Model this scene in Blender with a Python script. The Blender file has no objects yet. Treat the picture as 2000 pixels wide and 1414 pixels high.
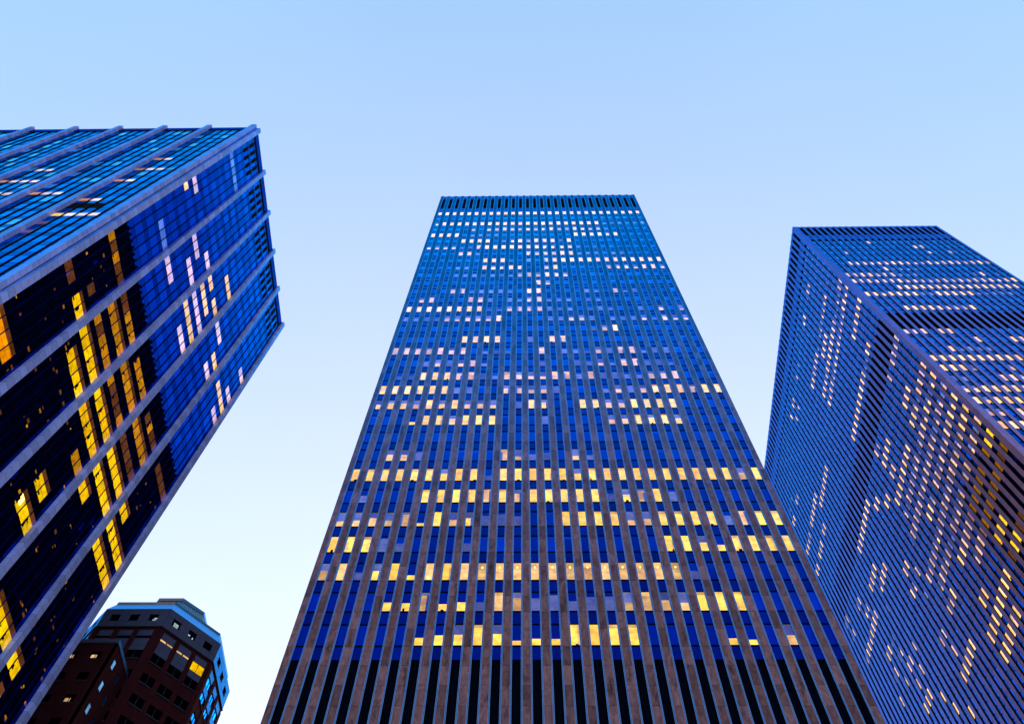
import bpy, math, random
from mathutils import Matrix, Vector
from math import radians, sin, cos, pi
random.seed(7)
scene = bpy.context.scene

# ------------------------------------------------------------------ camera
cam_d = bpy.data.cameras.new('camera')
cam = bpy.data.objects.new('camera', cam_d)
scene.collection.objects.link(cam)
scene.camera = cam
cam_d.sensor_fit = 'HORIZONTAL'
cam_d.sensor_width = 36.0
cam_d.lens = 36.0 * 1758.8 / 2000.0
cam_d.clip_start = 0.1
cam_d.clip_end = 6000.0
F = Vector((-0.01463546, 0.40764823, 0.91302176)); RT = Vector((0.99987282, 0.01175261, 0.01078032)); UP = Vector((0.00633581, -0.91306342, 0.40776839))
EYE = 1.6
cam.matrix_world = Matrix(((RT.x, UP.x, -F.x, 0), (RT.y, UP.y, -F.y, 0), (RT.z, UP.z, -F.z, EYE), (0, 0, 0, 1)))

# ------------------------------------------------------------------ sky, sun, exposure
SUN_E, SUN_DIR = 0.14, Vector((0.8, 0.35, 0.35))
SUN_EL, SUN_AZ = 3.0, 0.0          # the afterglow stands low behind the towers (+Y)
world = bpy.data.worlds.new('World'); scene.world = world; world.use_nodes = True
wn = world.node_tree; wn.nodes.clear()
wo = wn.nodes.new('ShaderNodeOutputWorld'); bg = wn.nodes.new('ShaderNodeBackground')
GLOW = (0.225, 0.06, 0.0)
sky = wn.nodes.new('ShaderNodeTexSky'); sky.sky_type = 'NISHITA'; sky.sun_disc = False
sky.sun_elevation = radians(SUN_EL); sky.sun_rotation = radians(SUN_AZ)
sky.air_density = 1.0; sky.dust_density = 0.6; sky.ozone_density = 3.0
def wnode(t, **kw):
    n = wn.nodes.new(t)
    for k, v in kw.items(): setattr(n, k, v)
    return n
wg = wnode('ShaderNodeGamma'); wg.inputs[1].default_value = 0.6
wn.links.new(sky.outputs[0], wg.inputs[0])
# the afterglow whitens the sky towards +Y
tc = wnode('ShaderNodeTexCoord'); sx = wnode('ShaderNodeSeparateXYZ')
wn.links.new(tc.outputs['Generated'], sx.inputs[0])
mr = wnode('ShaderNodeMapRange', interpolation_type='SMOOTHSTEP')
mr.inputs[1].default_value = -0.15; mr.inputs[2].default_value = 0.75
wn.links.new(sx.outputs['Y'], mr.inputs[0])
sc = wnode('ShaderNodeVectorMath', operation='SCALE'); sc.inputs[0].default_value = GLOW
wn.links.new(mr.outputs[0], sc.inputs['Scale'])
ad = wnode('ShaderNodeVectorMath', operation='ADD')
wn.links.new(wg.outputs[0], ad.inputs[0]); wn.links.new(sc.outputs[0], ad.inputs[1])
hz = wnode('ShaderNodeTexNoise'); hz.inputs['Scale'].default_value = 2.2; hz.inputs['Detail'].default_value = 4.0
wn.links.new(tc.outputs['Generated'], hz.inputs['Vector'])
hm = wnode('ShaderNodeMapRange'); hm.inputs[1].default_value = 0.3; hm.inputs[2].default_value = 0.7; hm.inputs[3].default_value = 0.985; hm.inputs[4].default_value = 1.02
wn.links.new(hz.outputs['Fac'], hm.inputs[0])
hs = wnode('ShaderNodeVectorMath', operation='SCALE'); wn.links.new(ad.outputs[0], hs.inputs[0]); wn.links.new(hm.outputs[0], hs.inputs['Scale'])
wn.links.new(hs.outputs[0], bg.inputs[0]); wn.links.new(bg.outputs[0], wo.inputs[0])
bg.inputs[1].default_value = 0.15
scene.view_settings.view_transform = 'Standard'; scene.view_settings.look = 'None'
scene.view_settings.gamma = 1.0; scene.view_settings.exposure = 3.25
scene.view_settings.use_curve_mapping = False

sun_d = bpy.data.lights.new('sun', 'SUN'); sun_d.energy = SUN_E; sun_d.angle = radians(25); sun_d.color = (1.0, 0.58, 0.45)
sun = bpy.data.objects.new('sun', sun_d); scene.collection.objects.link(sun)
sun.rotation_euler = SUN_DIR.to_track_quat('Z', 'Y').to_euler()

# codes: what shows behind each window pane (see KIND)
CENTRE_ROWS = [
    [0, 0, 0, 0, 0, 0, 5, 5, 4, 6, 4, 5, 5, 5, 6, 6, 6, 6, 0, 0, 0, 0, 5, 5, 0, 2, 0, 0],
    [0, 0, 0, 8, 5, 5, 3, 5, 5, 1, 3, 3, 1, 1, 1, 1, 1, 2, 3, 3, 2, 6, 6, 6, 8, 8, 8, 8],
    [2, 3, 1, 4, 6, 5, 7, 6, 3, 7, 7, 7, 7, 7, 7, 7, 7, 7, 7, 7, 7, 1, 0, 0, 0, 0, 0, 0],
    [6, 6, 6, 1, 1, 0, 0, 0, 1, 8, 8, 0, 0, 8, 0, 0, 0, 0, 0, 0, 6, 6, 4, 5, 6, 6, 6, 6],
    [2, 2, 2, 2, 3, 5, 6, 2, 4, 1, 1, 1, 0, 0, 6, 6, 6, 6, 2, 2, 6, 6, 6, 6, 1, 3, 6, 6],
    [0, 1, 0, 0, 0, 6, 6, 6, 6, 3, 6, 3, 6, 6, 6, 6, 6, 1, 4, 3, 6, 1, 0, 0, 0, 0, 0, 0],
    [6, 6, 6, 6, 6, 6, 4, 6, 6, 1, 6, 6, 6, 6, 6, 4, 6, 6, 6, 6, 6, 6, 6, 6, 6, 6, 2, 6],
    [0, 0, 2, 2, 1, 0, 0, 0, 0, 0, 3, 2, 1, 1, 0, 2, 1, 0, 0, 0, 0, 0, 0, 0, 0, 0, 0, 0],
    [0, 0, 0, 0, 0, 0, 0, 0, 0, 0, 0, 0, 0, 0, 0, 0, 0, 0, 0, 0, 0, 0, 0, 0, 0, 0, 0, 0],
    [0, 0, 0, 5, 6, 6, 3, 6, 6, 6, 0, 0, 0, 1, 0, 0, 0, 0, 2, 2, 6, 4, 6, 4, 0, 0, 0, 0],
    [4, 4, 4, 2, 6, 4, 6, 2, 2, 2, 0, 1, 6, 4, 0, 0, 6, 6, 2, 2, 6, 6, 6, 6, 0, 0, 0, 0],
    [6, 6, 6, 6, 6, 6, 1, 1, 0, 0, 3, 3, 2, 2, 1, 0, 0, 0, 1, 2, 1, 2, 6, 6, 6, 3, 6, 6],
    [0, 1, 1, 6, 6, 6, 3, 3, 1, 1, 3, 3, 2, 2, 3, 3, 1, 3, 1, 1, 1, 1, 3, 3, 3, 0, 0, 0],
    [0, 0, 0, 1, 2, 1, 2, 3, 1, 0, 0, 0, 0, 1, 0, 0, 1, 1, 2, 1, 3, 3, 1, 1, 1, 0, 0, 0],
    [3, 3, 3, 3, 3, 3, 3, 0, 1, 1, 1, 0, 0, 3, 0, 1, 1, 1, 2, 1, 3, 3, 1, 1, 1, 0, 0, 0],
    [0, 0, 0, 0, 0, 0, 6, 6, 6, 6, 0, 0, 1, 0, 6, 3, 0, 0, 0, 0, 0, 0, 0, 0, 0, 0, 0, 0],
    [0, 0, 0, 0, 0, 0, 0, 0, 0, 0, 0, 0, 0, 0, 0, 0, 0, 0, 1, 3, 6, 0, 0, 0, 0, 0, 0, 0],
    [1, 1, 1, 1, 2, 2, 2, 2, 2, 6, 0, 0, 0, 0, 1, 1, 2, 2, 1, 0, 1, 1, 1, 2, 1, 4, 2, 2],
    [6, 6, 6, 6, 6, 6, 6, 6, 1, 1, 2, 3, 3, 3, 1, 1, 1, 0, 1, 1, 1, 0, 0, 1, 0, 2, 0, 2],
    [0, 2, 3, 0, 0, 0, 3, 3, 1, 0, 1, 1, 3, 3, 1, 1, 1, 0, 1, 1, 0, 0, 0, 0, 0, 0, 0, 0],
    [0, 0, 0, 0, 3, 3, 1, 1, 1, 1, 1, 0, 6, 6, 0, 0, 0, 0, 1, 1, 0, 3, 1, 1, 0, 0, 0, 0],
    [0, 0, 0, 0, 0, 0, 0, 0, 0, 0, 0, 0, 0, 3, 2, 0, 0, 0, 0, 0, 0, 0, 0, 0, 0, 0, 0, 0],
    [0, 0, 0, 0, 1, 1, 1, 1, 1, 1, 1, 3, 3, 2, 3, 3, 2, 0, 0, 0, 0, 0, 0, 0, 0, 0, 0, 0],
    [0, 0, 0, 0, 1, 1, 0, 6, 4, 4, 6, 3, 0, 0, 3, 6, 0, 0, 0, 0, 0, 3, 4, 4, 2, 3, 6, 2],
    [0, 0, 0, 0, 0, 0, 0, 6, 6, 6, 1, 0, 1, 0, 3, 6, 6, 6, 6, 6, 6, 6, 6, 6, 6, 6, 6, 6],
    [0, 0, 0, 0, 3, 3, 1, 0, 0, 0, 0, 0, 3, 2, 3, 3, 6, 6, 1, 1, 1, 0, 1, 1, 0, 0, 0, 0],
    [2, 2, 2, 2, 1, 1, 3, 6, 6, 6, 6, 6, 6, 6, 4, 4, 4, 4, 1, 0, 1, 0, 0, 0, 0, 0, 0, 0],
    [0, 0, 0, 0, 6, 6, 6, 6, 0, 1, 4, 6, 3, 6, 6, 6, 1, 6, 0, 0, 0, 0, 0, 0, 0, 0, 0, 0],
    [6, 6, 6, 6, 0, 1, 1, 1, 1, 0, 0, 0, 0, 0, 0, 0, 0, 0, 6, 6, 6, 6, 4, 6, 0, 0, 0, 0],
    [0, 0, 0, 0, 0, 2, 0, 2, 2, 3, 2, 3, 3, 2, 3, 3, 3, 2, 3, 2, 2, 2, 1, 0, 0, 0, 0, 0],
    [4, 6, 6, 6, 6, 6, 6, 6, 6, 6, 6, 6, 6, 6, 6, 6, 6, 6, 6, 6, 6, 6, 1, 1, 1, 1, 1, 1],
    [0, 0, 0, 0, 0, 0, 0, 0, 0, 0, 0, 0, 0, 0, 0, 0, 0, 0, 0, 0, 0, 0, 0, 0, 0, 0, 0, 0],
    [6, 6, 6, 6, 6, 6, 6, 6, 6, 6, 6, 6, 6, 6, 6, 6, 6, 6, 6, 6, 6, 6, 6, 6, 6, 6, 6, 6],
]
RIGHT_SIDE = {10: [0, 0, 0, 3],
    8: [0, 0, 0, 0, 0, 3, 3, 1, 0, 0, 6, 4, 1, 0, 0, 0, 0, 0, 1, 0, 3, 0, 0, 0, 3, 6, 0, 6],
    7: [0, 0, 0, 0, 0, 0, 0, 0, 0, 0, 0, 0, 0, 0, 0, 0, 0, 0, 0, 0, 0, 0, 0, 0, 3, 0, 3],
    6: [0, 0, 0, 0, 0, 0, 0, 0, 0, 0, 0, 0, 0, 0, 0, 0, 0, 0, 0, 0, 0, 0, 0, 0, 0, 0, 0, 0, 0, 0, 0, 0, 0, 0, 0, 0, 0, 0, 0, 1, 0, 1],
    5: [0, 0, 1, 0, 4, 4, 2, 4, 1, 2, 1, 0, 1, 3, 3, 3, 3, 6, 6, 0, 0, 0, 0, 0, 0, 0, 0, 0, 0, 0, 0, 0, 0, 0, 0, 0, 0, 3, 3, 0, 0, 6, 6],
    4: [0, 0, 0, 0, 0, 0, 0, 0, 0, 6, 6, 6, 6],
    3: [3, 3, 1, 3, 1, 1, 3, 3, 6, 6, 6, 6, 6, 6, 3, 3, 6, 6],
    2: [4, 4, 6, 6, 2, 2, 2, 2, 4, 4, 4, 4, 2, 2, 3, 3, 3, 6, 0, 0, 0, 0, 0, 0, 0, 0, 0, 0, 0, 0, 0, 0, 3, 6, 6, 6, 6, 6, 0, 3, 3, 6, 6],
    1: [0, 0, 0, 0, 0, 0, 0, 0, 0, 0, 0, 0, 0, 0, 0, 0, 0, 0, 0, 0, 0, 0, 0, 0, 0, 0, 6, 6, 6, 6, 6, 6, 6],
    0: [6, 6, 6, 6, 3, 6, 0, 0, 0, 0, 0, 0, 0, 0, 0, 0, 0, 0, 0, 0, 0, 0, 0, 0, 0, 0, 0, 0, 0, 0, 0, 0, 0, 0, 6, 6, 0, 6, 6, 6, 0, 6, 6],
    -2: [0, 0, 0, 0, 6, 6, 1, 1, 3, 6, 6, 6, 6, 6, 6, 6, 6, 6],
    -5: [3, 3, 3, 3, 0, 3, 0, 0, 0, 0, 0, 0, 0, 0, 3, 3, 0, 0, 0, 0, 0, 0, 6, 6, 6, 6, 6, 6, 6, 6, 0, 0, 0, 0, 0, 0, 0, 0, 0, 0, 3, 1],
    -6: [0, 0, 0, 0, 0, 0, 0, 0, 0, 0, 0, 0, 6, 6, 6, 6, 0, 0, 0, 0, 6, 6, 0, 0, 0, 0, 0, 0, 0, 0, 0, 0, 0, 0, 0, 3, 4, 0, 0, 0, 3, 1],
    -7: [0, 0, 0, 0, 6, 6, 6, 0, 0, 0, 0, 0, 0, 0, 6, 3, 0, 0, 6, 6, 0, 0, 0, 0, 0, 0, 0, 0, 6, 6, 6, 6, 0, 0, 2, 4],
    -8: [6, 3, 6, 6, 1, 4, 6, 6, 0, 0, 6, 6, 6, 6, 6, 6, 6, 6, 0, 0, 0, 0, 0, 0, 0, 0, 6, 6, 6, 4, 0, 0, 0, 3, 6, 6, 6, 3, 6, 6, 3],
    -9: [6, 4, 1, 4, 6, 4, 6, 3, 3, 1, 3, 3, 3, 3, 3, 3, 1, 3, 0, 0, 0, 0, 0, 0, 0, 0, 0, 0, 0, 0, 1],
    -10: [3, 1, 3, 3, 2, 1, 3, 3, 3, 3, 3, 3, 3, 3, 3, 3, 3, 3, 3, 1, 0, 0, 6, 6, 0, 0, 0, 0, 0, 0, 0, 0, 1, 1, 6, 6],
    -11: [6, 4, 6, 3, 3, 3, 3, 3, 2, 3, 3, 0, 2, 6, 6, 0, 0, 0, 0, 0, 0, 3, 0, 2, 6, 0, 0, 0, 0, 0, 0, 0, 3, 1, 0, 3, 1],
    -12: [6, 6, 6, 3, 3, 3, 3, 3, 3, 3, 3, 3, 3, 3, 2, 4, 4, 3, 3, 3, 3, 0, 1, 0, 0, 0, 0, 0, 0, 3, 0, 3, 3, 0, 3, 0, 0, 3],
    -13: [3, 1, 3, 2, 0, 3, 3, 0, 3, 3, 3, 3, 3, 1, 1, 3, 3, 3, 3, 2, 0, 0, 0, 0, 0, 0, 0, 0, 0, 0, 3, 0, 3],
    -14: [6, 6, 9, 0, 9, 9, 9, 9, 9, 9, 3, 3, 3, 6, 6, 0, 0, 0, 6, 3, 3, 0, 0, 3, 3, 0, 0, 0, 0, 0, 0, 6, 6, 6],
    -15: [9, 10, 9, 9, 9, 9, 9, 9, 9, 9, 3, 3, 3, 0, 0, 0, 0, 0, 0, 0, 0, 0, 0, 3, 0, 0, 0, 0, 0, 6],
    -16: [0, 0, 0, 0, 0, 0, 6, 6, 6, 0, 0, 0, 0, 0, 6, 6, 0, 0, 0, 0, 6, 6, 6, 6, 6, 0, 0, 0, 6],
    -17: [0, 0, 0, 0, 10, 10, 6, 6, 10, 0, 6, 6, 6, 6, 6, 6, 6, 6, 0, 0, 0, 0, 0, 0, 0, 0, 6],
    -18: [0, 0, 0, 0, 0, 0, 0, 0, 0, 0, 0, 0, 6, 3, 6, 6, 6, 6]}
RIGHT_FRONT = {10: [1, 1, 1, 1, 1, 1],
    9: [0, 0, 0, 0, 0, 0, 0, 0, 3],
    8: [0, 0, 0, 0, 0, 0, 0, 0, 0, 0, 0, 0, 0, 0, 3, 3],
    7: [0, 0, 0, 3, 0, 0, 0, 0, 0, 0, 0, 0, 0, 0, 0, 2, 0, 0, 3],
    5: [0, 0, 3, 3, 3, 3, 3, 3, 6, 6, 3, 3, 3, 3, 3, 3, 3, 3, 3, 3, 6, 3],
    4: [0, 0, 0, 0, 0, 1, 3, 1, 1, 1, 1],
    3: [3, 3, 6, 6, 3, 3, 3, 1, 1, 1, 0, 0, 0, 0, 0, 0, 0, 1, 3, 0, 1],
    2: [3, 3, 6, 3, 3, 3, 6, 3, 3, 3, 3, 3, 3, 3, 3, 3, 3, 3, 3, 3, 6, 6],
    1: [0, 0, 0, 0, 0, 6, 6, 6, 6, 6, 6, 6, 6, 6, 6, 6, 6, 6, 6, 6, 6],
    0: [6, 6, 4, 6, 6, 6, 6, 1, 1, 6, 6, 6, 6, 6, 1, 1, 1, 1, 1],
    -2: [0, 0, 0, 6, 6, 6, 6, 3, 3, 3, 3, 6],
    -5: [3, 3, 3, 0, 6, 6],
    -6: [0, 0, 0, 0, 0, 0, 0, 3, 0, 0, 0, 6, 3],
    -7: [0, 0, 0, 6, 1, 1, 1, 1],
    -8: [6, 6, 6, 6, 6, 6, 6, 6, 6, 6],
    -9: [6, 6, 6, 2, 0, 0, 0, 2],
    -10: [1, 1, 0, 0, 0, 3, 3, 3],
    -11: [4, 4, 6, 6, 6, 6, 6],
    -12: [6, 4, 6, 6, 6],
    -13: [2, 2, 0, 3],
    -14: [6, 6, 6]}
LEFT_RUNS = [(0, 0, 4, 17, 1), (0, 0, 0, 11, 6), (0, 0, 1, 12, 3), (0, 2, 4, 8, 1), (1, 0, 2, 8, 3), (1, 0, 2, 11, 3), (1, 2, 4, 10, 3), (1, 3, 4, 12, 3), (2, 0, 1, 12, 6), (2, 2, 4, 14, 6), (2, 0, 3, 11, 6), (2, 0, 4, 10, 3), (2, 0, 4, 9, 6), (2, 2, 4, 8, 3), (2, 3, 4, 12, 6), (3, 0, 2, 12, 3), (3, 3, 4, 11, 6), (3, 3, 4, 10, 3), (0, 0, 4, 4, 12), (0, 0, 1, 1, 13), (0, 3, 4, 1, 6), (0, 3, 3, 2, 13), (0, 0, 3, -3, 9), (1, 0, 4, 3, 11), (1, 0, 4, 4, 12), (1, 0, 4, 2, 12), (1, 0, 4, 1, 6), (1, 1, 4, 0, 6), (2, 0, 4, 1, 6), (2, 0, 4, 2, 12), (2, 0, 4, 3, 11), (2, 1, 4, 4, 12), (2, 0, 4, 0, 6), (2, 3, 4, -1, 12), (2, 2, 3, -3, 6), (2, 2, 4, -4, 6), (3, 0, 4, 1, 6), (3, 0, 4, 3, 11), (3, 1, 4, 4, 12), (3, 0, 4, 2, 13), (3, 0, 4, 0, 6), (3, 0, 1, -1, 6), (4, 0, 1, 1, 6), (4, 0, 4, 0, 6), (4, 0, 4, -1, 6), (4, 4, 4, 0, 6), (4, 1, 4, 4, 13), (3, 3, 4, 10, 3), (4, 1, 4, 11, 6), (4, 3, 4, 14, 3), (4, 3, 4, 12, 3), (4, 3, 4, 10, 3), (3, 3, 4, -6, 6), (4, 0, 1, -6, 6), (4, 1, 1, -7, 6), (3, 1, 2, -6, 6)]
KIND = {0: '.', 1: 'L', 2: 'q', 3: 'P', 4: 'y', 5: 'z', 6: 'Y', 7: 'S', 8: 'B', 9: 'O', 10: 'o', 11: 'G', 12: 'g', 13: 'd', 14: 'K'}
LEFT_EXTRA = [(2, 2, -4, 6), (2, 3, -4, 6), (2, 4, -4, 6)]
LEFT_FRONT = [(0, 4, 10, 11), (0, 3, 10, 3), (0, 4, 12, 11), (0, 3, 12, 3), (0, 2, 12, 3), (0, 1, 12, 1), (0, 4, 14, 11), (0, 3, 14, 3), (2, 4, 10, 11), (2, 3, 10, 3), (2, 2, 10, 3), (2, 1, 10, 3),
    (2, 3, 12, 3), (2, 2, 12, 3), (2, 2, 8, 3), (2, 1, 8, 3), (1, 4, 8, 11), (1, 3, 8, 3), (1, 2, 8, 3), (0, 4, 7, 11), (0, 3, 7, 3), (0, 4, 5, 6), (0, 3, 5, 3), (0, 2, 5, 3), (0, 1, 5, 3), (0, 4, 4, 13), (0, 4, 3, 13),
    (0, 4, 6, 14), (0, 3, 6, 14), (0, 2, 6, 14)]

# ------------------------------------------------------------------ materials
MAT = {}
def mat(name):
    m = bpy.data.materials.new(name); m.use_nodes = True
    nt = m.node_tree; nt.nodes.clear()
    MAT[name] = m
    def N(t, **kw):
        n = nt.nodes.new(t)
        for k, v in kw.items(): setattr(n, k, v)
        return n
    L = nt.links.new
    return m, nt, N, L
def ramp(N, stops, interp='LINEAR'):
    r = N('ShaderNodeValToRGB'); cr = r.color_ramp; cr.interpolation = interp
    while len(cr.elements) < len(stops): cr.elements.new(0.5)
    for e, (p, c) in zip(cr.elements, stops):
        e.position = p; e.color = (c[0], c[1], c[2], 1)
    return r
def island_random(N, L, k=1.0):
    """a random number per pane / slab and per object"""
    g = N('ShaderNodeNewGeometry'); o = N('ShaderNodeObjectInfo')
    a = N('ShaderNodeMath', operation='ADD'); L(g.outputs['Random Per Island'], a.inputs[0]); L(o.outputs['Random'], a.inputs[1])
    f = N('ShaderNodeMath', operation='FRACT'); L(a.outputs[0], f.inputs[0])
    return f
# reflectance of blue coated glass and metal against the Fresnel term (0.05 head-on ... 1 grazing)
GLASS_STOPS = [(0.0, (0.0, 0.006, 0.12)), (0.07, (0.0, 0.014, 0.22)), (0.12, (0.0, 0.08, 0.52)), (0.18, (0.0, 0.19, 0.78)), (0.26, (0.0, 0.42, 1.0)), (0.40, (0.02, 0.58, 1.0))]
def tilt_normal(N, L, amount, rnd=None):
    g = N('ShaderNodeNewGeometry')
    w = N('ShaderNodeTexWhiteNoise', noise_dimensions='1D')
    src = rnd if rnd else island_random(N, L)
    L(src.outputs[0], w.inputs['W'])
    s = N('ShaderNodeVectorMath', operation='SUBTRACT'); L(w.outputs['Color'], s.inputs[0]); s.inputs[1].default_value = (.5, .5, .5)
    m = N('ShaderNodeVectorMath', operation='SCALE'); L(s.outputs[0], m.inputs[0]); m.inputs['Scale'].default_value = amount
    a = N('ShaderNodeVectorMath', operation='ADD'); L(g.outputs['Normal'], a.inputs[0]); L(m.outputs[0], a.inputs[1])
    n = N('ShaderNodeVectorMath', operation='NORMALIZE'); L(a.outputs[0], n.inputs[0])
    return n
def glass_reflection(N, L, gain=1.0, rough=0.03, tilt=0.006, stops=None):
    fr = N('ShaderNodeFresnel'); fr.inputs[0].default_value = 1.55
    nrm = tilt_normal(N, L, tilt); L(nrm.outputs[0], fr.inputs['Normal'])
    cr = ramp(N, stops or GLASS_STOPS); L(fr.outputs[0], cr.inputs[0])
    rnd = island_random(N, L)
    mr = N('ShaderNodeMapRange'); mr.inputs[3].default_value = 0.72 * gain; mr.inputs[4].default_value = 1.22 * gain
    L(rnd.outputs[0], mr.inputs[0])
    sc = N('ShaderNodeVectorMath', operation='SCALE'); L(cr.outputs[0], sc.inputs[0]); L(mr.outputs[0], sc.inputs['Scale'])
    gl = N('ShaderNodeBsdfGlossy'); gl.inputs['Roughness'].default_value = rough
    L(sc.outputs[0], gl.inputs['Color']); L(nrm.outputs[0], gl.inputs['Normal'])
    return gl
def glass(name, gain=1.0, body=(0.0008, 0.0012, 0.006), tilt=0.006, rough=0.03, stops=None):
    m, nt, N, L = mat(name)
    gl = glass_reflection(N, L, gain, rough, tilt, stops)
    df = N('ShaderNodeBsdfDiffuse'); df.inputs[0].default_value = (*body, 1)
    ad = N('ShaderNodeAddShader'); L(gl.outputs[0], ad.inputs[0]); L(df.outputs[0], ad.inputs[1])
    out = N('ShaderNodeOutputMaterial'); L(ad.outputs[0], out.inputs[0]); return m
LIT_STOPS = [(0.0, (0.0, 0.003, 0.05)), (0.07, (0.0, 0.008, 0.09)), (0.10, (0.0, 0.03, 0.22)), (0.14, (0.0, 0.12, 0.60)), (0.18, (0.05, 0.25, 0.85)), (0.26, (0.3, 0.6, 1.1))]
def lit(name, col, strength, gain=1.0, vary=0.5, tilt=0.006, stops=None):
    """a glowing window, mostly with room lights on behind it: emission seen through the same reflecting glass"""
    m, nt, N, L = mat(name)
    gl = glass_reflection(N, L, gain, 0.03, tilt, stops)
    em = N('ShaderNodeEmission')
    rnd = island_random(N, L)
    geo = N('ShaderNodeNewGeometry')
    no = N('ShaderNodeTexNoise'); no.inputs['Scale'].default_value = 1.5; no.inputs['Detail'].default_value = 3.0
    L(geo.outputs['Position'], no.inputs['Vector'])
    m1 = N('ShaderNodeMapRange'); m1.inputs[1].default_value = 0.3; m1.inputs[2].default_value = 0.7; m1.inputs[3].default_value = 0.68; m1.inputs[4].default_value = 1.35
    L(no.outputs['Fac'], m1.inputs[0])
    m2 = N('ShaderNodeMapRange'); m2.inputs[3].default_value = strength * (1 - vary * .5); m2.inputs[4].default_value = strength * (1 + vary * .5)
    L(rnd.outputs[0], m2.inputs[0])
    # ceiling grid: faint darker lines
    sx_ = N('ShaderNodeSeparateXYZ'); L(geo.outputs['Position'], sx_.inputs[0])
    fz = N('ShaderNodeMath', operation='MULTIPLY'); fz.inputs[1].default_value = 1.67; L(sx_.outputs['Z'], fz.inputs[0])
    fr = N('ShaderNodeMath', operation='FRACT'); L(fz.outputs[0], fr.inputs[0])
    lt = N('ShaderNodeMath', operation='LESS_THAN'); lt.inputs[1].default_value = 0.06; L(fr.outputs[0], lt.inputs[0])
    gm = N('ShaderNodeMapRange'); gm.inputs[3].default_value = 1.0; gm.inputs[4].default_value = 0.72; L(lt.outputs[0], gm.inputs[0])
    p1 = N('ShaderNodeMath', operation='MULTIPLY'); L(m1.outputs[0], p1.inputs[0]); L(m2.outputs[0], p1.inputs[1])
    p2 = N('ShaderNodeMath', operation='MULTIPLY'); L(p1.outputs[0], p2.inputs[0]); L(gm.outputs[0], p2.inputs[1])
    L(p2.outputs[0], em.inputs['Strength'])
    # warm white to amber from room to room
    c2 = tuple(c * k for c, k in zip(col, (1.0, 0.86, 0.75)))
    cr = ramp(N, [(0, col), (1, c2)]); w = N('ShaderNodeTexWhiteNoise', noise_dimensions='1D'); L(rnd.outputs[0], w.inputs['W'])
    L(w.outputs['Value'], cr.inputs[0]); L(cr.outputs[0], em.inputs['Color'])
    ad = N('ShaderNodeAddShader'); L(gl.outputs[0], ad.inputs[0]); L(em.outputs[0], ad.inputs[1])
    out = N('ShaderNodeOutputMaterial'); L(ad.outputs[0], out.inputs[0]); return m
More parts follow.
